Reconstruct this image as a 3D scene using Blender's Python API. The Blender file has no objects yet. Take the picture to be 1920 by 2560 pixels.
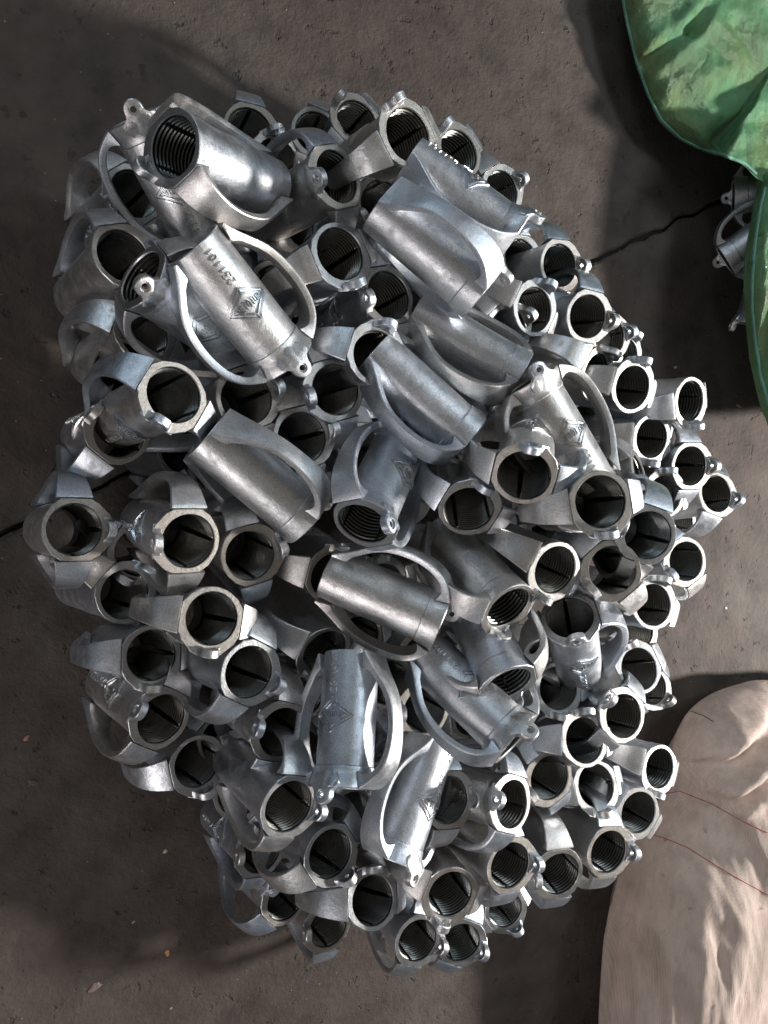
import bpy, bmesh, math, random
from math import sin, cos, pi, radians, sqrt, atan2, exp
from mathutils import Vector, Matrix, noise
from mathutils.bvhtree import BVHTree
random.seed(7)
scene = bpy.context.scene
C = scene.collection

# ------------------------------------------------------------------ camera
W, H_, F = 1920.0, 2560.0, 1923.0
CAMH = 1.03
NADIR = Vector(((58-960)/F, (1157-1280)/F, 1.0)).normalized()      # straight down, in camera axes
ex = Vector((1, 0, 0))
Wz = -NADIR
Wx = (ex - NADIR*ex.dot(NADIR)).normalized()
Wy = Wz.cross(Wx)
M = Matrix((Wx, Wy, Wz))                                             # camera axes -> world
CAM = Vector((0, 0, CAMH))
cd = bpy.data.cameras.new('camera'); cam = bpy.data.objects.new('camera', cd); C.objects.link(cam)
r_, u_, b_ = M @ Vector((1, 0, 0)), M @ Vector((0, -1, 0)), M @ Vector((0, 0, -1))
cam.matrix_world = Matrix(((r_.x, u_.x, b_.x, CAM.x), (r_.y, u_.y, b_.y, CAM.y), (r_.z, u_.z, b_.z, CAM.z), (0, 0, 0, 1)))
cd.sensor_fit = 'VERTICAL'; cd.sensor_height = 24.0; cd.lens = 24.0*F/H_
cd.clip_start = 0.02; cd.clip_end = 100
scene.camera = cam

# ------------------------------------------------------------------ light
world = bpy.data.worlds.new('World'); scene.world = world; world.use_nodes = True
wn = world.node_tree; bg = wn.nodes['Background']
bg.inputs[1].default_value = 1.0
tc = wn.nodes.new('ShaderNodeTexCoord'); sx = wn.nodes.new('ShaderNodeSeparateXYZ')
wn.links.new(tc.outputs['Generated'], sx.inputs[0])
rp = wn.nodes.new('ShaderNodeValToRGB')
mr = wn.nodes.new('ShaderNodeMapRange'); mr.inputs[1].default_value = -1; mr.inputs[2].default_value = 1
wn.links.new(sx.outputs['Z'], mr.inputs[0]); wn.links.new(mr.outputs[0], rp.inputs[0])
e = rp.color_ramp.elements
e[0].position = 0.0; e[0].color = (.02, .018, .016, 1)
e[1].position = 1.0; e[1].color = (.13, .118, .105, 1)
for p_, c_ in ((.5, (.03, .03, .03, 1)), (.60, (.09, .125, .17, 1)), (.72, (.12, .14, .16, 1)), (.82, (.09, .083, .075, 1))):
    q = e.new(p_); q.color = c_
wn.links.new(rp.outputs[0], bg.inputs[0])

def area(name, loc, target, size, power, col, sy=None):
    l = bpy.data.lights.new(name, 'AREA'); l.energy = power; l.color = col; l.size = size
    if sy: l.shape = 'RECTANGLE'; l.size_y = sy
    o = bpy.data.objects.new(name, l); C.objects.link(o); o.location = loc
    o.rotation_euler = (Vector(target)-Vector(loc)).to_track_quat('-Z', 'Y').to_euler()
    return o
area('doorway_light', (2.75, -.50, 1.50), (.5, 0, .1), .20, 100, (1.0, .96, .92))
area('left_fill_light', (-1.0, -1.25, 1.05), (.4, 0, .2), .46, 7.6, (1.0, .93, .92), .30)  # added warm fill that brightens the left-facing metal, no window modelled
area('overhead_fill_light', (1.7, .8, 2.0), (.7, 0, .1), .58, 10.5, (.80, .92, 1.0), .45)  # added cool fill from above, brightens the beige sack and right-hand floor
area('far_window_light', (-.5, 1.9, 1.5), (.5, 0, .2), .46, 5, (.70, .86, 1.0), .30)
scene.view_settings.view_transform = 'Standard'; scene.view_settings.look = 'None'
scene.view_settings.gamma = 1; scene.view_settings.use_curve_mapping = False
scene.view_settings.exposure = 0.27

# ------------------------------------------------------------------ helpers
def ray(px, py): return Vector(((px-960)/F, (py-1280)/F, 1.0))
def pixZ(px, py, Z): return CAM + M @ (ray(px, py)*Z)
def pixh(px, py, h):
    d = M @ ray(px, py)
    return CAM + d*((h-CAMH)/d.z)
def link_mesh(name, verts, faces, mat=None, parent=None, smooth=True, auto=None):
    me = bpy.data.meshes.new(name); me.from_pydata([tuple(v) for v in verts], [], faces)
    bm = bmesh.new(); bm.from_mesh(me); bmesh.ops.recalc_face_normals(bm, faces=bm.faces)
    if auto is not None:
        for ed in bm.edges:
            if len(ed.link_faces) == 2 and ed.calc_face_angle(0) > radians(auto): ed.smooth = False
    bm.to_mesh(me); bm.free()
    for p in me.polygons: p.use_smooth = smooth
    o = bpy.data.objects.new(name, me); C.objects.link(o)
    if mat: me.materials.append(mat)
    if parent: o.parent = parent
    return o
def tag(o, label=None, cat=None, group=None, kind=None):
    if label: o['label'] = label
    if cat: o['category'] = cat
    if group: o['group'] = group
    if kind: o['kind'] = kind
    return o
def nd(nt, typ, **kw):
    n = nt.nodes.new(typ)
    for k, v in kw.items():
        if k.startswith('i_'):
            key = k[2:]; key = int(key) if key.isdigit() else key.replace('_', ' ')
            n.inputs[key].default_value = v
        else: setattr(n, k, v)
    return n
def ramp(nt, src, stops):
    r = nt.nodes.new('ShaderNodeValToRGB'); el = r.color_ramp.elements
    el[0].position, el[0].color = stops[0][0], (*stops[0][1], 1) if isinstance(stops[0][1], tuple) else (stops[0][1],)*3+(1,)
    el[1].position, el[1].color = stops[-1][0], (*stops[-1][1], 1) if isinstance(stops[-1][1], tuple) else (stops[-1][1],)*3+(1,)
    for p, c in stops[1:-1]:
        q = el.new(p); q.color = (*c, 1) if isinstance(c, tuple) else (c, c, c, 1)
    nt.links.new(src, r.inputs[0]); return r.outputs[0]
def mix(nt, fac, a, b, blend='MIX'):
    m = nt.nodes.new('ShaderNodeMix'); m.data_type = 'RGBA'; m.blend_type = blend
    for s, v in ((m.inputs[0], fac), (m.inputs[6], a), (m.inputs[7], b)):
        if hasattr(v, 'is_output'): nt.links.new(v, s)
        elif isinstance(v, tuple): s.default_value = (*v, 1)
        else: s.default_value = v
    return m.outputs[2]
def newmat(name):
    m = bpy.data.materials.new(name); m.use_nodes = True
    nt = m.node_tree; return m, nt, nt.nodes['Principled BSDF']

# ------------------------------------------------------------------ materials
def metal(name, base, rough, grain=.35, metallic=1.0, var=.12):
    m, nt, b = newmat(name)
    tc = nd(nt, 'ShaderNodeTexCoord'); oi = nd(nt, 'ShaderNodeObjectInfo')
    add = nd(nt, 'ShaderNodeVectorMath', operation='ADD'); cmb = nd(nt, 'ShaderNodeCombineXYZ')
    mul = nd(nt, 'ShaderNodeMath', operation='MULTIPLY'); mul.inputs[1].default_value = 7.3
    nt.links.new(oi.outputs['Random'], mul.inputs[0])
    for i in range(3): nt.links.new(mul.outputs[0], cmb.inputs[i])
    nt.links.new(tc.outputs['Object'], add.inputs[0]); nt.links.new(cmb.outputs[0], add.inputs[1])
    n1 = nd(nt, 'ShaderNodeTexNoise', i_Scale=38.0, i_Detail=5.0, i_Roughness=.6)
    n2 = nd(nt, 'ShaderNodeTexNoise', i_Scale=1500.0, i_Detail=2.0)
    n3 = nd(nt, 'ShaderNodeTexNoise', i_Scale=260.0, i_Detail=4.0)
    n4 = nd(nt, 'ShaderNodeTexNoise', i_Scale=90.0, i_Detail=3.0)
    for n in (n1, n2, n3, n4): nt.links.new(add.outputs[0], n.inputs['Vector'])
    c = ramp(nt, n1.outputs['Fac'], [(.3, tuple(x*(1-var) for x in base)), (.7, tuple(x*(1+var*.6) for x in base))])
    # dull oxide blotches and handling grime
    g = ramp(nt, n4.outputs['Fac'], [(.55, 0.0), (.78, .45)])
    c = mix(nt, g, c, (base[0]*.55, base[1]*.5, base[2]*.46))
    d = ramp(nt, n3.outputs['Fac'], [(.62, 0.0), (.75, .5)])
    c = mix(nt, d, c, tuple(x*.6 for x in base))
    # grain sparkle painted into the colour, then a slightly different tone per casting
    sp = ramp(nt, n2.outputs['Fac'], [(.36, .68), (.5, 1.0), (.64, 1.25)])
    c = mix(nt, 1.0, c, sp, 'MULTIPLY')
    tone = ramp(nt, oi.outputs['Random'], [(0, (.82, .87, .92)), (.35, (1, 1.02, 1.05)), (.6, (.95, .94, .92)), (.8, (1.05, 1.0, .95)), (1, (.86, .84, .80))])
    c = mix(nt, 1.0, c, tone, 'MULTIPLY')
    nt.links.new(c, b.inputs['Base Color'])
    b.inputs['Metallic'].default_value = metallic
    rr = ramp(nt, n4.outputs['Fac'], [(.3, rough-.06), (.55, rough+.02), (.75, rough+.17)])
    nt.links.new(rr, b.inputs['Roughness'])
    b1 = nd(nt, 'ShaderNodeBump', i_Strength=grain, i_Distance=.0006)
    b2 = nd(nt, 'ShaderNodeBump', i_Strength=grain*1.2, i_Distance=.0007)
    nt.links.new(n2.outputs['Fac'], b1.inputs['Height']); nt.links.new(n3.outputs['Fac'], b2.inputs['Height'])
    nt.links.new(b1.outputs[0], b2.inputs['Normal']); nt.links.new(b2.outputs[0], b.inputs['Normal'])
    return m
M_CAST = metal('cast_metal', (.74, .75, .77), .42, .32)
M_FACE = metal('dull_mouth_face', (.42, .405, .385), .46, .3)
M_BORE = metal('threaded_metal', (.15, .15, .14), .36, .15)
M_BRIGHT = metal('raised_metal', (.68, .70, .72), .30, .25)

def concrete():
    m, nt, b = newmat('dusty_concrete')
    tc = nd(nt, 'ShaderNodeTexCoord')
    ns = {}
    for k, s, d in (('big', 2.2, 5), ('mid', 16, 8), ('fine', 110, 6), ('pit', 38, 3)):
        n = nd(nt, 'ShaderNodeTexNoise', i_Scale=float(s), i_Detail=float(d), i_Roughness=.62); nt.links.new(tc.outputs['Object'], n.inputs['Vector']); ns[k] = n.outputs['Fac']
    c = ramp(nt, ns['big'], [(.3, (.054, .038, .031)), (.55, (.080, .063, .053)), (.75, (.108, .094, .083))])
    c2 = ramp(nt, ns['mid'], [(.3, .55), (.5, .95), (.72, 1.25)])
    c = mix(nt, 1.0, c, c2, 'MULTIPLY')
    p = ramp(nt, ns['pit'], [(.62, 0.0), (.70, .7)])
    c = mix(nt, p, c, (.035, .026, .02))
    f = ramp(nt, ns['fine'], [(.64, 0.0), (.74, .4)])
    c = mix(nt, f, c, (.14, .125, .11))
    v = nd(nt, 'ShaderNodeTexVoronoi', i_Scale=75.0); nt.links.new(tc.outputs['Object'], v.inputs['Vector'])
    sp = ramp(nt, v.outputs['Distance'], [(.035, 1.0), (.06, 0.0)])
    wn_ = nd(nt, 'ShaderNodeTexWhiteNoise'); nt.links.new(v.outputs['Position'], wn_.inputs['Vector'])
    th = ramp(nt, wn_.outputs['Value'], [(.90, 0.0), (.91, 1.0)])
    mm = nd(nt, 'ShaderNodeMath', operation='MULTIPLY'); nt.links.new(sp, mm.inputs[0]); nt.links.new(th, mm.inputs[1])
    c = mix(nt, mm.outputs[0], c, (.42, .38, .34))
    nt.links.new(c, b.inputs['Base Color']); b.inputs['Roughness'].default_value = .82
    b1 = nd(nt, 'ShaderNodeBump', i_Strength=.75, i_Distance=.007); nt.links.new(ns['mid'], b1.inputs['Height'])
    b2 = nd(nt, 'ShaderNodeBump', i_Strength=.8, i_Distance=.003); nt.links.new(ns['fine'], b2.inputs['Height'])
    b3 = nd(nt, 'ShaderNodeBump', i_Strength=.8, i_Distance=.003, invert=True); nt.links.new(p, b3.inputs['Height'])
    nt.links.new(b1.outputs[0], b2.inputs['Normal']); nt.links.new(b2.outputs[0], b3.inputs['Normal']); nt.links.new(b3.outputs[0], b.inputs['Normal'])
    return m
M_FLOOR = concrete()
def simple(name, col, rough=.7, metallic=0):
    m, nt, b = newmat(name); tc = nd(nt, 'ShaderNodeTexCoord')
    n = nd(nt, 'ShaderNodeTexNoise', i_Scale=300.0, i_Detail=4.0); nt.links.new(tc.outputs['Object'], n.inputs['Vector'])
    nt.links.new(ramp(nt, n.outputs['Fac'], [(.3, tuple(x*.7 for x in col)), (.7, tuple(min(1, x*1.2) for x in col))]), b.inputs['Base Color'])
    b.inputs['Roughness'].default_value = rough; b.inputs['Metallic'].default_value = metallic
    return m
M_DIRT = simple('joint_dirt', (.02, .016, .013), .95)

def woven(name, base, stain, rough, scale, sheen=0.0, spec=.5, crease=0.0, folds=(.5, .5, .12), transl=0.0):
    m, nt, b = newmat(name); tc = nd(nt, 'ShaderNodeTexCoord')
    mp = nd(nt, 'ShaderNodeMapping'); mp.inputs['Rotation'].default_value = (0, 0, folds[2]); mp.inputs['Scale'].default_value = (folds[0], folds[1], 1)
    nt.links.new(tc.outputs['Object'], mp.inputs['Vector'])
    n1 = nd(nt, 'ShaderNodeTexNoise', i_Scale=9.0, i_Detail=6.0, i_Roughness=.6); nt.links.new(tc.outputs['Object'], n1.inputs['Vector'])
    n2 = nd(nt, 'ShaderNodeTexNoise', i_Scale=60.0, i_Detail=5.0, i_Roughness=.65); nt.links.new(mp.outputs[0], n2.inputs['Vector'])
    n3 = nd(nt, 'ShaderNodeTexNoise', i_Scale=42.0, i_Detail=2.0); nt.links.new(tc.outputs['Object'], n3.inputs['Vector'])
    w1 = nd(nt, 'ShaderNodeTexWave', i_Scale=scale, i_Distortion=.6, bands_direction='X'); w2 = nd(nt, 'ShaderNodeTexWave', i_Scale=scale, i_Distortion=.6, bands_direction='Y')
    for w in (w1, w2): nt.links.new(tc.outputs['Object'], w.inputs['Vector'])
    c = ramp(nt, n1.outputs['Fac'], [(.3, stain), (.6, base), (.8, tuple(min(1, x*1.15) for x in base))])
    c = mix(nt, .55, c, ramp(nt, n2.outputs['Fac'], [(.3, .55), (.7, 1.15)]), 'MULTIPLY')
    wv = nd(nt, 'ShaderNodeMath', operation='ADD'); nt.links.new(w1.outputs['Fac'], wv.inputs[0]); nt.links.new(w2.outputs['Fac'], wv.inputs[1])
    c = mix(nt, .4, c, ramp(nt, wv.outputs[0], [(.2, .5), (1.0, 1.0)]), 'MULTIPLY')
    spots = ramp(nt, n3.outputs['Fac'], [(.70, 0.0), (.76, .55)])
    c = mix(nt, spots, c, tuple(x*.25 for x in stain))
    nt.links.new(c, b.inputs['Base Color']); b.inputs['Roughness'].default_value = rough
    b.inputs['Specular IOR Level'].default_value = spec
    b.inputs['Transmission Weight'].default_value = 0
    b1 = nd(nt, 'ShaderNodeBump', i_Strength=.6, i_Distance=.0006); nt.links.new(wv.outputs[0], b1.inputs['Height'])
    b2 = nd(nt, 'ShaderNodeBump', i_Strength=.7, i_Distance=.0028+crease*2); nt.links.new(n2.outputs['Fac'], b2.inputs['Height'])
    nt.links.new(b1.outputs[0], b2.inputs['Normal']); last = b2
    if crease:
        v = nd(nt, 'ShaderNodeTexVoronoi', feature='DISTANCE_TO_EDGE', i_Scale=9.0)
        dn = nd(nt, 'ShaderNodeTexNoise', i_Scale=14.0, i_Detail=3.0); nt.links.new(tc.outputs['Object'], dn.inputs['Vector'])
        ad = nd(nt, 'ShaderNodeMix', data_type='VECTOR'); ad.inputs[0].default_value = .12
        nt.links.new(tc.outputs['Object'], ad.inputs[4]); nt.links.new(dn.outputs['Color'], ad.inputs[5])
        nt.links.new(ad.outputs[1], v.inputs['Vector'])
        b3 = nd(nt, 'ShaderNodeBump', i_Strength=.45, i_Distance=.008)
        nt.links.new(ramp(nt, v.outputs['Distance'], [(0, 0.0), (.3, 1.0)]), b3.inputs['Height'])
        nt.links.new(b2.outputs[0], b3.inputs['Normal']); last = b3
    nt.links.new(last.outputs[0], b.inputs['Normal'])
    return m
M_PINK = woven('beige_woven_sacking', (.68, .54, .465), (.52, .40, .33), .7, 190.0, folds=(1.0, .22, 0.25))
M_GREEN = woven('green_woven_plastic', (.12, .30, .14), (.17, .22, .08), .28, 240.0, crease=.002, folds=(.8, .5, .6))
M_GRIM = woven('green_plastic_hem', (.22, .48, .36), (.14, .34, .24), .35, 240.0, crease=.002)
M_RED = simple('red_yarn', (.40, .09, .09), .8)

# ------------------------------------------------------------------ floor
def build_floor():
    # joint line across the slab, in world XY
    a = pixh(-60, 1365, 0); b = pixh(1470, 648, 0); c = pixh(1850, 480, 0)
    d = (c-a); d.z = 0; L = d.length; d.normalize(); n = Vector((-d.y, d.x, 0))
    N = 1400; S0, S1 = -3.0, 5.0
    verts, faces = [], []
    def edge(i, side):
        s = S0 + (S1-S0)*i/N
        x = a + d*s; x.z = 0
        w = .0008 + .0055*max(0, noise.noise(Vector((s*11, side*3, 0)))+.30) + .005*abs(noise.noise(Vector((s*75, side*9, 2))))*max(.15, noise.noise(Vector((s*5, 3, 3)))+.5)
        m_ = .010*noise.noise(Vector((s*3.1, 0, 5))) + .007*noise.noise(Vector((s*24, 0, 1)))
        return x + n*(m_ + side*w)
    for side in (1, -1):
        o = len(verts)
        for i in range(N+1):
            e0 = edge(i, side)
            verts.append(e0 + Vector((0, 0, -.02)))
            verts.append(e0 + Vector((0, 0, -.0035)))
            verts.append(e0 + n*side*(.004+.002*noise.noise(Vector((i*.9, side, 0)))))
            verts.append(a + d*(S0+(S1-S0)*i/N) + n*side*4.0 - Vector((0, 0, a.z)))
        for i in range(N):
            for k in range(3):
                p = o+i*4+k
                faces.append((p, p+4, p+5, p+1) if side > 0 else (p, p+1, p+5, p+4))
    me = link_mesh('floor', verts, faces, M_FLOOR, smooth=False)
    tag(me, kind='structure')
    g = link_mesh('ground', [(-8, -8, -.012), (8, -8, -.012), (8, 8, -.012), (-8, 8, -.012)], [(0, 1, 2, 3)], M_DIRT, smooth=False)
    tag(g, kind='structure')
build_floor()

# ------------------------------------------------------------------ the casting
RO = .029; LN = 4.6
def contour(phi):
    """outer radius of the mouth face at angle phi (ear at +90 deg)"""
    pts = [(1.06, 0), (1.05, .52), (.90, .80), (.55, 1.12), (.36, 1.22), (0, 1.24), (-.36, 1.22), (-.55, 1.12), (-.90, .80), (-1.05, .52), (-1.06, 0), (-1.05, -.42), (-.84, -.72)]
    for k in range(1, 12):
        t = -pi/2 - .7 + 1.4*k/12
        pts.append((1.06*cos(t), 1.06*sin(t)))
    pts += [(.84, -.72), (1.05, -.42)]
    dx, dy = cos(phi), sin(phi); best = 1.05
    for i in range(len(pts)):
        x1, y1 = pts[i]; x2, y2 = pts[(i+1) % len(pts)]
        den = dx*(y2-y1) - dy*(x2-x1)
        if abs(den) < 1e-9: continue
        t = (x1*(y2-y1) - y1*(x2-x1))/den
        u = (x1*dy - y1*dx)/den
        if t > 0 and -1e-6 <= u <= 1+1e-6: best = t
    return best
def P(s, r, phi): return Vector((r*cos(phi)*RO, r*sin(phi)*RO, (LN-s)*RO))
def sm(x): x = max(0, min(1, x)); return x*x*(3-2*x)

def build_casting():
    NS = 96
    ang = [2*pi*i/NS for i in range(NS)]
    # ---- barrel: outside skin, mouth face, plain end face
    ct = [contour(a) for a in ang]
    rings = []
    def outer(s, i):
        base = 1.035 if s < .70 else 1.0
        k = sm(s/.62)
        return ct[i]*(1-k) + base*k
    rings.append([(0.05, .885)]*NS)
    rings.append([(0.0, .905)]*NS)
    rings.append([(0.0, c-.02) for c in ct])
    rings.append([(0.03, c) for c in ct])
    for s in (.1, .18, .27, .36, .45, .54, .62, .68): rings.append([(s, outer(s, i)) for i in range(NS)])
    for s, r in ((.70, 1.03), (.73, 1.0), (1.2, 1.0), (2.2, .998), (3.4, .992), (4.4, .985), (4.57, .985), (4.6, .965), (4.6, .90), (4.57, .885), (4.3, .88), (4.28, .80)):
        rings.append([(s, r)]*NS)
    verts, faces = [], []
    for rg in rings:
        for i, (s, r) in enumerate(rg): verts.append(P(s, r, ang[i]))
    for j in range(len(rings)-1):
        for i in range(NS):
            k = (i+1) % NS
            faces.append((j*NS+i, j*NS+k, (j+1)*NS+k, (j+1)*NS+i))
    barrel = link_mesh('barrel', verts, faces, M_CAST, auto=28)
    barrel.data.materials.append(M_FACE)
    for p in barrel.data.polygons:
        if NS <= p.index < 2*NS: p.material_index = 1
    # ---- threaded bore with four keyways
    prof = [(.05, .885), (.13, .88)]
    s = .15; pitch = .155
    while s < 3.2:
        prof += [(s, .882), (s+.03, .838), (s+.065, .838), (s+.10, .882), (s+pitch-.01, .882)]
        s += pitch
    prof += [(3.32, .80), (4.29, .80)]
    verts, faces = [], []
    NB = 96
    for s, r in prof:
        for i in range(NB):
            a = 2*pi*i/NB
            dk = min(abs((a - q + pi) % (2*pi) - pi) for q in (0, pi/2, pi, 3*pi/2))
            rr = .905 if (dk < .05 and .05 < s < 3.25) else r
            verts.append(P(s, rr, a))
    for j in range(len(prof)-1):
        for i in range(NB):
            k = (i+1) % NB
            faces.append((j*NB+i, j*NB+k, (j+1)*NB+k, (j+1)*NB+i))
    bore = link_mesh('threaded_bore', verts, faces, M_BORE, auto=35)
    # ---- side bow: ribbon that leaves the mouth, bulges and returns to the plain end
    prof = [(.012, 1.09, .62), (.12, 1.28, .59), (.28, 1.50, .55), (.50, 1.73, .50), (.82, 1.92, .45), (1.2, 2.04, .40), (1.65, 2.10, .36), (2.1, 2.10, .34),
            (2.6, 2.04, .34), (3.0, 1.93, .36), (3.35, 1.77, .41), (3.65, 1.58, .48), (3.9, 1.41, .55), (4.15, 1.25, .62), (4.4, 1.11, .68), (4.57, 1.03, .70)]
    # resample with catmull-rom
    pts = []
    for i in range(len(prof)-1):
        p0 = prof[max(0, i-1)]; p1 = prof[i]; p2 = prof[i+1]; p3 = prof[min(len(prof)-1, i+2)]
        for k in range(3):
            t = k/3
            pts.append(tuple(.5*((2*b)+(-a+c)*t+(2*a-5*b+4*c-d)*t*t+(-a+3*b-3*c+d)*t**3) for a, b, c, d in zip(p0, p1, p2, p3)))
    pts.append(prof[-1])
    bows = []
    for sg in (1, -1):
        verts, faces = [], []
        n = len(pts)
        for i, (s, p, w) in enumerate(pts):
            a, b = pts[max(0, i-1)], pts[min(n-1, i+1)]
            ts, tp = b[0]-a[0], b[1]-a[1]; l = sqrt(ts*ts+tp*tp); ns_, np_ = -tp/l, ts/l      # outward normal in (s,p)
            q = i/(n-1)
            th = .25 + .42*sm((.16-q)/.16)**1.4 + .42*sm((q-.80)/.20)
            sec = [(-w+.035, 0), (-w, -.035), (-w, -.10), (-w+.05, -th*.93), (-w*.45, -th), (w*.45, -th), (w-.05, -th*.93), (w, -.10), (w, -.035), (w-.035, 0), (w*.4, .018), (-w*.4, .018)]
            for y, dn in sec:
                ss, pp = s+ns_*dn, p+np_*dn
                ss = max(.012, min(LN-.02, ss)); pp = max(.93, pp)
                verts.append(Vector((sg*pp*RO, y*RO, (LN-ss)*RO)))
        m = 12
        for i in range(n-1):
            for k in range(m):
                k2 = (k+1) % m
                faces.append((i*m+k, i*m+k2, (i+1)*m+k2, (i+1)*m+k))
        faces.append(tuple(range(m))[::-1]); faces.append(tuple((n-1)*m+k for k in range(m)))
        bows.append(link_mesh('side_bow', verts, faces, M_CAST, auto=38))
    # ---- mounting ear standing past the mouth, pierced by a small hole
    NA = 56; cx, cs = 0.0, -.24
    def out_r(t):
        # outline of the ear in (x, s) around the hole; t=-90 is past the mouth
        best = 9
        poly = []
        for k in range(13):
            q = pi + pi*k/12
            poly.append((.33*cos(q), -.22 + .33*sin(q)))
        poly += [(.335, -.14), (.38, -.04), (.48, .02), (.60, .06), (.56, .30), (.28, .66), (0, .76), (-.28, .66), (-.56, .30), (-.60, .06), (-.48, .02), (-.38, -.04), (-.335, -.14)]
        dx, dy = cos(t), sin(t)
        for i in range(len(poly)):
            x1, y1 = poly[i][0]-cx, poly[i][1]-cs; x2, y2 = poly[(i+1) % len(poly)][0]-cx, poly[(i+1) % len(poly)][1]-cs
            den = dx*(y2-y1)-dy*(x2-x1)
            if abs(den) < 1e-9: continue
            r = (x1*(y2-y1)-y1*(x2-x1))/den; u = (x1*dy-y1*dx)/den
            if r > 0 and -1e-6 <= u <= 1+1e-6: best = min(best, r)
        return best
    def yo(x, s): return 1.29 - .42*x*x - .31*sm((s-.05)/.65)*1.0
    def yi(x, s): return min(yo(x, s)-.10, 1.0 - .35*x*x - .08*sm((s-.0)/.3))
    verts, faces = [], []
    ringdef = [('i', 0, .10), ('o', -.07, .10), ('o', -.07, .155), ('o', .0, .165), ('o', .0, .21), ('o', 0.0, .23), ('o', 0, 'b'), ('o', -.03, 'e'), ('m', 0, 'e'), ('i', .03, 'e'), ('i', 0, 'b')]
    for kind, off, rd in ringdef:
        for i in range(NA):
            t = 2*pi*i/NA; ro = out_r(t)
            r = (ro-.03) if rd == 'b' else ro if rd == 'e' else min(rd, ro-.04)
            x, s = cx+r*cos(t), cs+r*sin(t)
            y = yo(x, s)+off if kind == 'o' else yi(x, s)+off if kind == 'i' else (yo(x, s)+yi(x, s))/2
            verts.append(Vector((x*RO, y*RO, (LN-s)*RO)))
    m = len(ringdef)
    for j in range(m):
        j2 = (j+1) % m
        for i in range(NA):
            k = (i+1) % NA
            faces.append((j*NA+i, j*NA+k, j2*NA+k, j2*NA+i))
    ear = link_mesh('mounting_ear', verts, faces, M_CAST, auto=40)
    # ---- raised marks wrapped on the barrel; (u, s): u = arc around the barrel in barrel radii, ear side is u = 0
    def ridges(name, lines, w, h, mat):
        verts, faces = [], []
        for ln in lines:
            pl = [ln[0]]
            for a, b in zip(ln, ln[1:]):
                k = max(1, int(math.dist(a, b)/.08))
                for q in range(1, k+1): pl.append((a[0]+(b[0]-a[0])*q/k, a[1]+(b[1]-a[1])*q/k))
            o = len(verts); n = len(pl)
            for i, (u, s) in enumerate(pl):
                a, b = pl[max(0, i-1)], pl[min(n-1, i+1)]
                l = math.dist(a, b) or 1; nx, ny = -(b[1]-a[1])/l, (b[0]-a[0])/l
                for off, hh in ((-w, -.012), (-w*.5, h), (w*.5, h), (w, -.012)):
                    verts.append(P(s+ny*off, 1.0+hh, pi/2+u+nx*off))
            for i in range(n-1):
                for k in range(3):
                    p = o+i*4+k; faces.append((p, p+1, p+5, p+4))
            faces.append((o, o+3, o+2, o+1)); e_ = o+(n-1)*4; faces.append((e_, e_+1, e_+2, e_+3))
        return link_mesh(name, verts, faces, mat, smooth=False)
    G = {'R': [[(0, 0), (0, 1), (.5, 1), (.6, .8), (.5, .55), (0, .55)], [(.3, .55), (.6, 0)]], 'E': [[(.55, 0), (0, 0), (0, 1), (.55, 1)], [(0, .5), (.45, .5)]],
         'T': [[(0, 1), (.6, 1)], [(.3, 1), (.3, 0)]], 'O': [[(.3, 0), (.05, .2), (0, .5), (.05, .8), (.3, 1), (.55, .8), (.6, .5), (.55, .2), (.3, 0)]],
         'U': [[(0, 1), (0, .2), (.15, 0), (.45, 0), (.6, .2), (.6, 1)]],
         '2': [[(0, .8), (.15, 1), (.45, 1), (.6, .8), (.55, .55), (0, 0), (.6, 0)]], '3': [[(0, 1), (.55, 1), (.25, .6), (.5, .5), (.6, .28), (.45, 0), (.1, 0), (0, .15)]],
         '1': [[(.12, .75), (.3, 1), (.3, 0)]], '0': [[(.3, 0), (.08, .2), (.05, .5), (.08, .8), (.3, 1), (.52, .8), (.55, .5), (.52, .2), (.3, 0)]]}
    # diamond; letters stand upright when the mouth is down
    cs_ = 2.35
    def dia(a, b): return [(-a, 0), (-a*.5, b*.44), (0, b), (a*.5, b*.44), (a, 0), (a*.5, -b*.44), (0, -b), (-a*.5, -b*.44), (-a, 0)]
    lines = [[(u, cs_+v) for u, v in dia(.80, .58)], [(u, cs_+v) for u, v in dia(.62, .40)], [(0, cs_+.40), (0, cs_+.58)], [(0, cs_-.40), (0, cs_-.58)]]
    dm = ridges('diamond_emblem', lines, .034, .05, M_BRIGHT)
    word = 'RETOTUR'; lines = []
    for i, ch in enumerate(word):
        k = i-3; cw = .135; hgt = .17+.075*(3-abs(k))/3*1.3
        for st in G[ch]:
            lines.append([(-((k-.5+.12)*cw + x*cw*1.15), cs_-hgt/2 + y*hgt) for x, y in st])
    lt = ridges('lettering', lines, .019, .045, M_BRIGHT)
    lines = []
    for i, ch in enumerate('231101'):
        for st in G[ch]:
            lines.append([(SU*(-.12 + y*.24), 3.12 + i*.215 + x*.24) for x, y in st])
    nm = ridges('casting_number', lines, .024, .03, M_BRIGHT)
    root = bpy.data.objects.new('metal_casting', None); C.objects.link(root); root.empty_display_size = .02
    for o in (barrel, bore, bows[0], bows[1], ear, dm, nm): o.parent = root
    lt.parent = dm
    return root
SU = 1
PROTO = build_casting()
used = [False]
def dup_casting():
    if not used[0]:
        used[0] = True; return PROTO
    r = PROTO.copy(); C.objects.link(r)
    for ch in list(PROTO.children):
        c = ch.copy(); C.objects.link(c); c.parent = r
        for g in ch.children:
            d = g.copy(); C.objects.link(d); d.parent = c
    return r
KB = .89*RO*F
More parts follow.
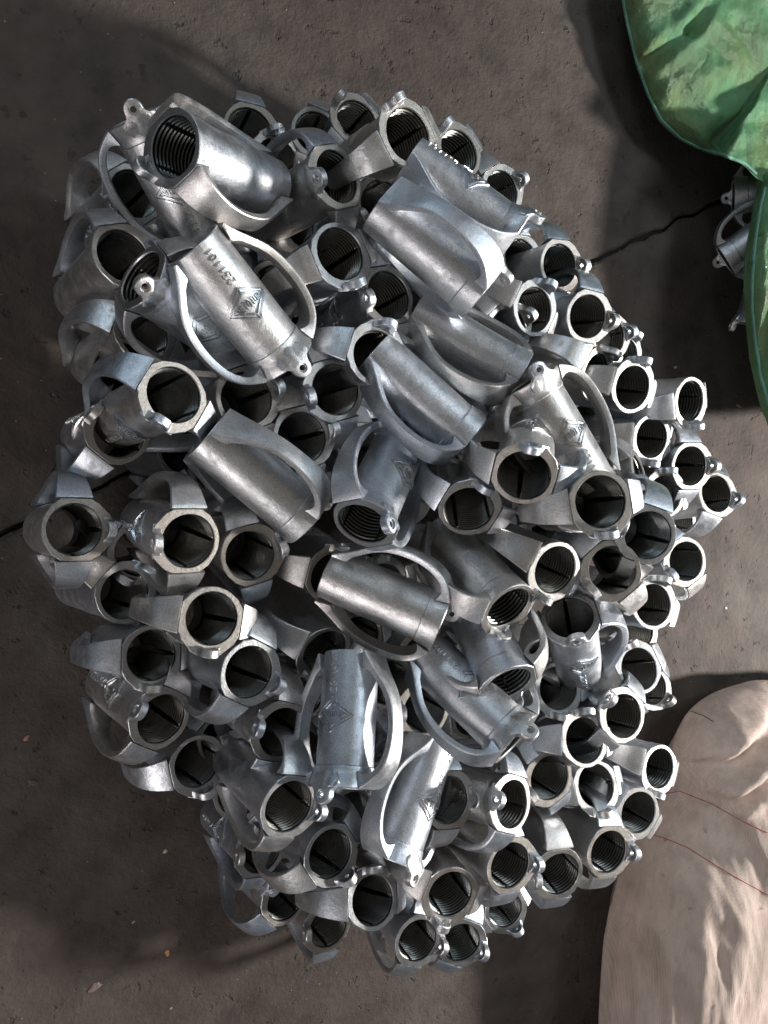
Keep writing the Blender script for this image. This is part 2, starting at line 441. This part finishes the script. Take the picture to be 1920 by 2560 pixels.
def place(x, y, r, th, t, phi, label, group, roll=0):
    d = ray(x, y).normalized()
    Z = KB/r
    mouth = pixZ(x, y, Z)
    u = (Vector((1, 0, 0)) - d*d.x).normalized(); v = d.cross(u)
    if th is None:
        a = NADIR.copy()
        # small natural lean
        a = (a + Vector((random.uniform(-.08, .08), random.uniform(-.08, .08), 0))).normalized()
        t_ = a.angle(d); th_ = atan2(a.dot(v), a.dot(u))
    else:
        t_ = radians(t); th_ = radians(th)
    ed = u*cos(th_) + v*sin(th_); a = ed*sin(t_) + d*cos(t_)
    p1 = -u*sin(th_) + v*cos(th_); p2 = ed*cos(t_) - d*sin(t_)
    rho = radians(phi) - th_
    lug = p2*cos(rho) + p1*sin(rho)
    z = M @ (-a); yv = M @ lug; xv = yv.cross(z)
    loc = mouth - z*(LN*RO)
    low = min(loc.z, mouth.z) - RO*sqrt(max(0, 1-z.z**2))
    if low < .003:                                   # rest it on the floor instead of sinking in
        lift = M @ ray(x, y); lift = lift*((.003-low)/lift.z)
        loc = loc + lift
    o = dup_casting()
    o.matrix_world = Matrix(((xv.x, yv.x, z.x, loc.x), (xv.y, yv.y, z.y, loc.y), (xv.z, yv.z, z.z, loc.z), (0, 0, 0, 1)))
    o.rotation_mode = 'QUATERNION'
    tag(o, label, 'metal casting', group)
    o['_m'] = (x, y)
    return o
# lying or strongly turned castings: x, y, bore radius px, direction to plain end, tilt, ear direction, short name, label
LY = [
 (432, 366, 75, 23, 47, 150, 'the big top-left mouth', 'large open-mouthed casting on top of the heap at its upper left, mouth facing up-left'),
 (343, 289, 67, 67, 88, 68, 'the long top-left casting', 'long lying casting under the top-left open mouth, round ear poking past the heap edge'),
 (844, 441, 65, 152, 47, 165, 'the dark diamond casting', 'dark tilted casting with a shaded diamond emblem beside its ear, near the top'),
 (1279, 597, 61, -146, 95, -72, 'the upper gold-toned casting', 'gold-toned lying casting at the upper right, bow towards the viewer, diamond on its far edge'),
 (1207, 735, 64, -141, 91, -14, 'the big gold-toned casting', 'big gold-toned lying casting with plain smooth back, upper right'),
 (1296, 944, 59, -150, 94, 85, 'the brownish lying casting', 'brownish lying casting with plain back, below the big gold-toned one, bow along lower side'),
 (1167, 1098, 61, -138, 97, 90, 'the middle grey lying casting', 'grey stained lying casting in the middle of the heap, plain back, bow underneath'),
 (770, 1299, 63, -140, 104, -10, 'the pinkish lying casting', 'pinkish lying casting left of centre, plain open end up-left and bow on its upper right'),
 (1105, 1555, 61, -156.5, 91, -1, 'the satin lying casting', 'satin lying casting with two bows and blank smooth barrel, just below the centre'),
 (709, 899, 66, -128, 107, -113, 'the big diamond casting', 'lying casting showing its whole diamond emblem and number, plain ring end up-left, upper left'),
 (350, 690, 71, 37, 66, 45, 'the ringed casting at left', 'lying casting with a round pierced ear facing up, half under the big diamond casting'),
 (1322, 954, 60, 58, 86, 33, 'the numbered right-hand casting', 'lying casting with clear number and diamond under its pierced ear, right of centre'),
 (858, 1971, 65, -87, 89, -122, 'the upright-lying diamond casting', 'pale casting lying lengthwise with diamond on its left side and mouth at the bottom'),
 (977, 2152, 60, -69, 90, -14, 'the slanting casting', 'slanting lying casting with broad flat bow on its left and diamond on its right edge'),
 (1290, 1851, 62, -136, 84, -108, 'the dark two-bow casting', 'dark lying casting with pierced ear at lower right and long bow sweeping below it'),
 (1271, 1711, 62, -115, 62, 70, 'the downward-facing mouth', 'tilted casting with bright threads in its mouth facing down and ear hanging below'),
 (1272, 1520, 62, -130, 58, 97, 'the blank leaning casting', 'leaning casting with blank barrel and threaded mouth at lower right, beside the satin lying one'),
 (907, 1311, 66, -65, 50, -22, 'the toothed mouth casting', 'leaning casting whose mouth shows bright stepped threads, ear at its lower right, centre'),
 (1600, 1188, 52, 166, 78, 150, 'the half-buried bow casting', 'half buried lying casting with pinkish bow arching over it, right side of the heap'),
]
UP = [
 (625, 325, 53, 124, 30, 10), (791, 332, 52, 122, 32, 20), (893, 304, 54, 135, 38, 225), (1021, 337, 65, 150, 40, -118), (1149, 378, 56, 145, 46, -130),
 (1255, 477, 50, 155, 42, -30), (309, 639, 66, 138, 31, -12), (336, 484, 58, 140, 32, 150), (362, 836, 64, 150, 30, -60), (436, 987, 71, 155, 28, 125),
 (617, 996, 66, 158, 20, -20), (300, 1083, 64, 172, 16, -140), (840, 974, 64, 165, 26, 165), (756, 1094, 64, 165, 22, -15), (852, 634, 66, 147, 36, 70),
 (973, 738, 62, 150, 40, 165), (958, 513, 61, 150, 32, 150), (942, 890, 64, 160, 30, -70), (1400, 663, 52, 165, 42, 0), (1303, 648, 50, 160, 42, 0),
 (1337, 774, 55, 172, 42, -60), (1470, 791, 53, 175, 36, 10), (1525, 843, 47, 172, 42, -15), (1270, 827, 55, 178, 38, -35), (1559, 889, 45, 175, 42, -60),
 (1491, 939, 54, 188, 58, -50), (1582, 969, 54, 185, 43, -75), (1727, 1002, 50, 180, 54, 78), (1630, 1095, 50, 183, 44, 95), (1727, 1165, 49, 183, 42, 0),
 (1662, 1238, 49, 183, 38, -85), (1792, 1234, 46, 170, 44, 15), (1502, 1254, 66, 175, 24, 80), (1621, 1338, 60, 195, 22, 200), (1716, 1403, 49, 185, 38, 148),
 (1532, 1425, 60, 185, 18, 140), (1389, 1425, 61, -155, 40, 120), (1424, 1542, 58, 82, 30, 76), (1310, 1190, 66, -85, 24, -77), (1172, 1275, 62, -100, 30, -62),
 (187, 1324, 66, 180, 11, 0), (472, 1353, 68, -155, 22, 180), (626, 1389, 63, -150, 20, -15), (313, 1486, 62, -165, 24, -50), (530, 1546, 67, 190, 20, 97),
 (380, 1638, 63, 190, 21, 88), (624, 1680, 65, -160, 29, 25), (405, 1798, 63, -145, 34, -155), (494, 1909, 59, -150, 28, 70), (706, 1831, 62, -145, 33, -165),
 (723, 2017, 65, -140, 37, 10), (827, 2135, 60, -150, 35, 50), (716, 2251, 50, -140, 40, -140), (822, 2318, 49, -135, 36, 175), (933, 2251, 58, -165, 30, -95),
 (1127, 2236, 58, -125, 37, 110), (1008, 2270, 47, -135, 38, 10), (1045, 2352, 52, -132, 38, 15), (1153, 2357, 49, -118, 38, 25), (1276, 2164, 57, -145, 42, 0),
 (1399, 2186, 54, -130, 40, 180), (1264, 2275, 45, -130, 38, 60), (1522, 2130, 53, -145, 44, 5), (1597, 2031, 51, -150, 42, 130), (1650, 1921, 49, -162, 50, 110),
 (1491, 1964, 52, -175, 35, 80), (1462, 1851, 55, 182, 36, -88), (1560, 1790, 54, -167, 40, -140), (1599, 1672, 52, 177, 36, -115), (1495, 1663, 50, 178, 36, 60),
 (1628, 1716, 44, 178, 36, 40), (1397, 1720, 54, -170, 33, 90), (1375, 1945, 55, -150, 38, 150), (1281, 2010, 58, -165, 50, -165), (1122, 2000, 58, -160, 35, 0),
 (812, 1629, 59, -130, 46, 112), (834, 1440, 60, -140, 32, -80), (971, 1706, 55, -150, 26, -45), (1062, 1776, 57, -150, 30, 180), (589, 552, 56, 150, 28, 90),
 (694, 402, 51, 140, 32, -90), (460, 1127, 56, 175, 22, 0), (655, 2130, 50, -140, 36, 180), (1408, 925, 52, 180, 36, 30), (1634, 1512, 52, -175, 38, -70), (1595, 1577, 46, -175, 38, 60),
]
DIRN = ['right', 'lower right', 'below', 'lower left', 'left', 'upper left', 'above', 'upper right']
EARN = ['right', 'lower right', 'bottom', 'lower left', 'left', 'upper left', 'top', 'upper right']
ORD = ['nearest', 'second', 'third', 'fourth', 'fifth', 'sixth', 'seventh', 'eighth', 'ninth', 'tenth']
REL = {'right': 'right of', 'lower right': 'lower right of', 'below': 'below', 'lower left': 'lower left of', 'left': 'left of', 'upper left': 'upper left of', 'above': 'above', 'upper right': 'upper right of'}
def ctr(q):      # image centre of a lying casting
    L = KB/q[2]; ln = F*LN*RO/(KB/q[2])*sin(radians(q[4]))*.5
    return (q[0]+ln*cos(radians(q[3])), q[1]+ln*sin(radians(q[3])))
cents = [ctr(q) for q in LY]
for q in LY: place(*q[:6], q[7], 'castings lying across the heap')
buckets = {}
def bucket(items, kind):
    for it in items:
        ds = sorted((math.dist((it[0], it[1]), c), k) for k, c in enumerate(cents))
        dd, k = ds[0]
        s = int(round(math.degrees(atan2(it[1]-cents[k][1], it[0]-cents[k][0]))/45)) % 8
        buckets.setdefault((k, s, kind), []).append((dd, it))
bucket(UP, 'u')
def gapfill():
    pts = [(q[0], q[1]) for q in UP] + cents + [(q[0], q[1]) for q in LY]
    out = []
    for (x, y) in FILL:
        h = random.uniform(.14, .19)
        out.append((x, y, KB*NADIR.dot(ray(x, y))/(CAMH-h), None, 0, random.choice([0, 60, 120, 200, 260, 310])))
    return out
FILL = [(560, 710), (690, 720), (770, 820), (620, 860), (880, 800), (1090, 640), (1050, 900), (1130, 860), (1000, 1000), (540, 1170), (640, 1230), (760, 1230), (900, 1120), (1050, 1190),
        (1230, 1330), (1090, 1400), (960, 1460), (720, 1520), (900, 1590), (1180, 1640), (1050, 1640), (1180, 1790), (1150, 1900), (760, 1740), (900, 1850), (1020, 1880), (1060, 2060), (880, 2030), (1200, 2100),
        (1370, 1330), (1460, 1060), (1390, 1050), (1560, 1130), (1480, 1320), (1340, 1620), (1500, 1740), (560, 1850), (640, 1930), (1000, 620), (730, 560), (1130, 520), (300, 920), (350, 1380), (600, 1985), (1400, 850), (1350, 2070), (1480, 2040), (1640, 1310), (1570, 1500), (1700, 1310), (1440, 1380), (1560, 1890), (1420, 1800)]
bucket(gapfill(), 'f')
for (k, s, kind), lst in buckets.items():
    lst.sort(key=lambda a: a[0])
    for i, (dd, it) in enumerate(lst):
        name = LY[k][6]; ear = EARN[int(round(it[5]/45)) % 8]
        if kind == 'u':
            lab = 'upright casting, ear %s, %s one %s %s' % (ear, ORD[i], REL[DIRN[s]], name)
            place(*it, lab, 'upright castings with mouths facing up')
        else:
            lab = 'half hidden casting, %s one %s %s' % (ORD[i], REL[DIRN[s]], name)
            place(*it, lab, 'half hidden castings deep in the heap')
# castings spilling from the green sack
for q, lab in (((1832, 492, 38, -8, 84, 170), 'green-tinted casting poking out of the green sack, highest of three'),
               ((1812, 652, 38, -38, 84, 150), 'dim casting with angular bow in the mouth of the green sack'),
               ((1884, 812, 38, -82, 86, 200), 'lowest casting showing under the rim of the green sack')):
    place(*q, lab, 'castings spilling from the green sack')
for o in C.objects:
    if '_m' in o: del o['_m']

# ------------------------------------------------------------------ sacks
def cr(pts, per=10):
    out = []; n = len(pts)
    for i in range(n):
        p0, p1, p2, p3 = pts[(i-1) % n], pts[i], pts[(i+1) % n], pts[(i+2) % n]
        for k in range(per):
            t = k/per
            out.append(tuple(.5*((2*b)+(-a+c)*t+(2*a-5*b+4*c-d)*t*t+(-a+3*b-3*c+d)*t**3) for a, b, c, d in zip(p0, p1, p2, p3)))
    return out
def seg_d(p, a, b):
    ab = (b[0]-a[0], b[1]-a[1]); l2 = ab[0]**2+ab[1]**2 or 1e-9
    t = max(0, min(1, ((p[0]-a[0])*ab[0]+(p[1]-a[1])*ab[1])/l2))
    dx, dy = p[0]-a[0]-ab[0]*t, p[1]-a[1]-ab[1]*t
    side = 1 if ab[0]*(p[1]-a[1])-ab[1]*(p[0]-a[0]) > 0 else -1
    return sqrt(dx*dx+dy*dy), t, side
def pillow(name, outline, centre, h_edge, h_top, folds, mat, namp=.006, nscale=(9, 9), rings=90, foot=.82, power=2.2, parent=None, thin=None, pleat=(46, 8, .0028)):
    """closed bag: domed top inside the outline, sides tucking in to the floor"""
    ol = cr(outline, 12)
    E_ = [pixh(x, y, h_edge(x, y) if callable(h_edge) else h_edge) for x, y in ol]
    Cc = pixh(centre[0], centre[1], h_top)
    n = len(E_); pv, pf = [], []
    for j in range(1, 31):
        t2 = sin(j/30*pi/2)
        for e0 in E_:
            p = Cc.lerp(e0, t2); p.z = e0.z + (Cc.z-e0.z)*(max(0, 1-t2**power))**.5; pv.append(p)
    for j in range(29):
        for i in range(n): pf.append((j*n+i, j*n+(i+1) % n, (j+1)*n+(i+1) % n, (j+1)*n+i))
    tr = BVHTree.FromPolygons(pv, pf)
    def onsurf(q):
        hit = tr.ray_cast(CAM, (M @ ray(*q)).normalized())
        return hit[0] if hit[0] is not None else pixh(q[0], q[1], .1)
    fw = [(onsurf(a), onsurf(b), w, dpt) for a, b, w, dpt in folds]
    verts, faces = [], []
    def disp(p, t):
        dz = 0
        for a, b, w, dpt in fw:
            dpt = dpt*.75
            d, tt, sd = seg_d((p.x, p.y), (a.x, a.y), (b.x, b.y))
            fade = (1-.75*tt)
            dz += 1.7*dpt*fade*(-exp(-(d/w)**2) + .6*exp(-((d-1.6*w)/(w*1.1))**2))
        wv = noise.noise(Vector((p.x*3, p.y*3, 9)))
        q_ = p.x*pleat[0] + p.y*pleat[1] + 1.2*wv
        dz += pleat[2]*(1-abs(noise.noise(Vector((q_, (p.x*pleat[1]-p.y*pleat[0])*.16, 3))))*2.6)*max(0, .4+noise.noise(Vector((p.x*5, p.y*5, 2))))
        dz += namp*noise.noise(Vector((p.x*nscale[0], p.y*nscale[1], 1.3))) + namp*.5*noise.noise(Vector((p.x*nscale[0]*2.7, p.y*nscale[1]*2.2, 4.1))) + namp*.2*noise.noise(Vector((p.x*80, p.y*40, 7)))
        return dz*min(1, (1-t)*6+.12)
    for j in range(1, rings+1):
        t = j/rings
        t2 = sin(t*pi/2)
        for e0 in E_:
            p = Cc.lerp(e0, t2)
            he = e0.z
            p.z = he + (Cc.z-he)*(max(0, 1-t2**power))**(.5)
            p.z += disp(p, t)
            verts.append(p)
    low = 14
    fl = thin is None
    for j in range(1, low+1):
        q = j/low
        for i, e0 in enumerate(E_):
            last = verts[(rings-1)*n+i]
            if fl:
                c0 = Vector((Cc.x, Cc.y, 0)); z = last.z*(1-q)
                r = 1 - (1-foot)*q
                r += .012*noise.noise(Vector((i*.25, q*2, 0)))*sin(q*pi)
                p = Vector((c0.x+(last.x-c0.x)*r, c0.y+(last.y-c0.y)*r, max(z, .0)))
            else:
                p = last.lerp(Vector((Cc.x, Cc.y, last.z)), .02*q); p.z -= thin*q
            verts.append(p)
    tot = rings+low
    verts.append(verts[0]*0 + Vector((Cc.x, Cc.y, Cc.z + disp(Cc, 0)))); top = len(verts)-1
    for i in range(n): faces.append((top, i, (i+1) % n))
    for j in range(tot-1):
        for i in range(n):
            k = (i+1) % n
            faces.append((j*n+i, j*n+k, (j+1)*n+k, (j+1)*n+i))
    faces.append(tuple((tot-1)*n+i for i in range(n)))
    return link_mesh(name, verts, faces, mat, parent=parent)
def drape(name, bag, path, rad, mat, lift=.0003, jit=0):
    bpy.context.view_layer.update()
    me = bag.data; tree = BVHTree.FromPolygons([v.co.copy() for v in me.vertices], [tuple(p.vertices) for p in me.polygons])
    pts = []
    for (a, b) in zip(path, path[1:]):
        k = max(2, int(math.dist(a, b)/6))
        for q in range(k):
            x, y = a[0]+(b[0]-a[0])*q/k, a[1]+(b[1]-a[1])*q/k
            d = (M @ ray(x, y)).normalized(); hit = tree.ray_cast(CAM, d)
            if hit[0] is not None: pts.append((hit[0], hit[1] if hit[1].dot(d) < 0 else -hit[1]))
    verts, faces = [], []; n = len(pts)
    for i, (p, nn) in enumerate(pts):
        t = (pts[min(n-1, i+1)][0]-pts[max(0, i-1)][0]).normalized(); s = t.cross(nn).normalized()
        for k in range(6):
            a = 2*pi*k/6; verts.append(p + nn*(lift + rad*.6*sin(a)) + s*rad*cos(a))
    for i in range(n-1):
        for k in range(6):
            faces.append((i*6+k, i*6+(k+1) % 6, (i+1)*6+(k+1) % 6, (i+1)*6+k))
    return link_mesh(name, verts, faces, mat)

pk_out = [(1925, 1700), (1840, 1712), (1765, 1742), (1712, 1790), (1682, 1860), (1680, 1930), (1655, 1985), (1625, 2045), (1570, 2120), (1535, 2230), (1512, 2330), (1502, 2440), (1496, 2600), (1510, 2850), (1700, 3050), (2200, 3000), (2450, 2600), (2450, 2050), (2150, 1730)]
folds = [((1650, 1975), (1960, 1745), .012, .022), ((1655, 1985), (1980, 1850), .009, .012), ((1690, 1900), (1800, 1780), .010, .010), ((1660, 2000), (1720, 2200), .012, .006),
         ((1560, 2300), (1600, 2560), .010, .009), ((1600, 2330), (1640, 2560), .008, .007), ((1530, 2350), (1545, 2600), .008, .006), ((1800, 2330), (1770, 2600), .016, .003), ((1900, 2200), (1860, 2560), .018, .003),
         ((1720, 2380), (1700, 2620), .012, .004)]
pink = pillow('sack', pk_out, (1980, 2330), .065, .24, folds, M_PINK, namp=.008, nscale=(9, 5), foot=.68)
tag(pink, 'bulging beige pink woven sack with thin red lines at the lower right', 'sack')
for pth in ([(1655, 1985), (1700, 1978), (1780, 2010), (1860, 2055), (1925, 2085)], [(1618, 2084), (1660, 2095), (1720, 2120), (1800, 2170), (1860, 2205), (1925, 2240)]):
    st = drape('red_stripe', pink, pth, .0007, M_RED); st.parent = pink
st = drape('seam', pink, [(1720, 1775), (1760, 1790), (1790, 1808)], .0006, M_DIRT); st.parent = pink

gr_out = [(1552, -60), (1566, 60), (1590, 160), (1618, 240), (1650, 305), (1700, 352), (1760, 380), (1820, 396), (1862, 414), (1900, 450), (1990, 470), (2300, 420), (2450, 100), (2300, -300), (1900, -380), (1600, -300)]
gf = [((1620, 155), (1730, 70), .012, .012), ((1730, 70), (1800, -20), .010, .010), ((1650, 300), (1900, 200), .02, .008), ((1780, 330), (1920, 300), .014, .006), ((1700, 230), (1760, 330), .012, .006), ((1850, 60), (1900, 200), .014, .006)]
green = pillow('sack', gr_out, (2000, 60), lambda x, y: .05+.095*sm((x-1740)/90)*sm((y-300)/90), .13, gf, M_GREEN, namp=.007, nscale=(11, 11), foot=.5, pleat=(18, 22, .0025))
tag(green, 'green crinkled woven plastic sack at the upper right, opened towards the heap', 'sack')
lip = [(1935, 425), (1905, 470), (1890, 540), (1878, 620), (1872, 700), (1874, 780), (1882, 860), (1895, 940), (1925, 1045), (1990, 1110), (2300, 1050), (2400, 700), (2200, 430)]
lp = pillow('lower_flap', lip, (2080, 760), .14, .185, [((1900, 900), (1930, 500), .008, .006)], M_GREEN, namp=.010, nscale=(14, 14), rings=50, thin=.012)
lp.parent = green
for nm_, bag, pth in (('hem', green, [(1558, 0), (1569, 60), (1593, 158), (1621, 236), (1653, 300), (1702, 346), (1760, 374), (1820, 391), (1862, 409), (1895, 440)]),
                 ('hem', lp, [(1912, 470), (1897, 540), (1886, 620), (1880, 700), (1881, 780), (1889, 860), (1902, 940), (1925, 1020)])):
    h_ = drape(nm_, bag, pth, .0028, M_GRIM, lift=.0008); h_.parent = bag if bag is green else lp

# ------------------------------------------------------------------ litter on the floor
def chip(x, y, size, col, label, cat, ar=2.2, rot=0, nm='litter_chip'):
    p = pixh(x, y, .0); vs, fs = [], []
    m = simple(nm+'_paint', col, .6)
    N = 9; rnd = random.Random(int(x*7+y))
    for z, k in ((0.0005, 1.0), (size*.22, .8), (size*.30, .35)):
        for i in range(N):
            a = 2*pi*i/N; r = size*k*(1+.28*rnd.uniform(-1, 1))
            xx, yy = r*cos(a)*ar/2, r*sin(a)/1.6
            vs.append(Vector((xx*cos(rot)-yy*sin(rot), xx*sin(rot)+yy*cos(rot), z*(1+.2*rnd.uniform(-1, 1)))))
    for j in range(2):
        for i in range(N):
            k = (i+1) % N; fs.append((j*N+i, j*N+k, (j+1)*N+k, (j+1)*N+i))
    fs.append(tuple(range(N))[::-1]); fs.append(tuple(2*N+i for i in range(N)))
    o = link_mesh(nm, vs, fs, m, smooth=False); o.location = (p.x, p.y, 0)
    tag(o, label, cat)
chip(1846, 1015, .0045, (.42, .2, .12), 'small orange brown wood chip on the pale floor right of the heap', 'wood chip', 3.2, -.4, 'wood_chip')
chip(1688, 918, .004, (.5, .42, .33), 'tiny cream pebble on the floor beside the upper right of the heap', 'pebble', 2, .3, 'pebble')
chip(413, 2128, .0038, (.6, .45, .38), 'tiny pinkish stone on dark floor left of the heap bottom', 'pebble', 1.8, .9, 'pebble')
chip(418, 2382, .0045, (.5, .26, .12), 'small orange pebble on the dark floor near the bottom left', 'pebble', 2, 1.5, 'pebble')
chip(65, 1845, .005, (.40, .22, .16), 'reddish pebble on dark floor near the left edge', 'pebble', 1.8, 1.0, 'pebble')
chip(83, 1957, .006, (.10, .09, .08), 'flat grey stone flake on dark floor near the left edge', 'stone flake', 2, -.6, 'stone_flake')
chip(1815, 1520, .003, (.7, .6, .5), 'tiny pale crumb on the pale floor under the large floor shadow edge', 'crumb', 2, -.6, 'crumb')
chip(333, 2305, .002, (.40, .36, .33), 'tiny white crumb on dark floor at the bottom left', 'crumb', 2.6, .5, 'crumb')
chip(236, 2468, .008, (.19, .14, .12), 'flat pale pinkish scrap lying on dark floor near the bottom left corner', 'scrap', 2.4, .5, 'paper_scrap')
chip(428, 2520, .0025, (.3, .25, .21), 'beige crumb at the very bottom of the dark floor', 'crumb', 2, .2, 'crumb')
def grit():
    vs, fs = [], []; rnd = random.Random(3)
    for i in range(420):
        x, y = rnd.uniform(-.2, 1.6), rnd.uniform(-.9, .9); s = rnd.uniform(.0005, .0016)
        o = len(vs); a = rnd.uniform(0, pi)
        for dx, dy, dz in ((1, .2, .1), (-.6, .8, .1), (-.5, -.9, .1), (.1, 0, 1.1)):
            vs.append(Vector((x+s*(dx*cos(a)-dy*sin(a)), y+s*(dx*sin(a)+dy*cos(a)), s*dz)))
        fs += [(o, o+1, o+3), (o+1, o+2, o+3), (o+2, o, o+3), (o, o+2, o+1)]
    g = link_mesh('grit', vs, fs, simple('pale_grit', (.36, .31, .27), .8), smooth=False)
    tag(g, 'fine pale grit scattered over the concrete floor', 'grit', kind='stuff')
grit()
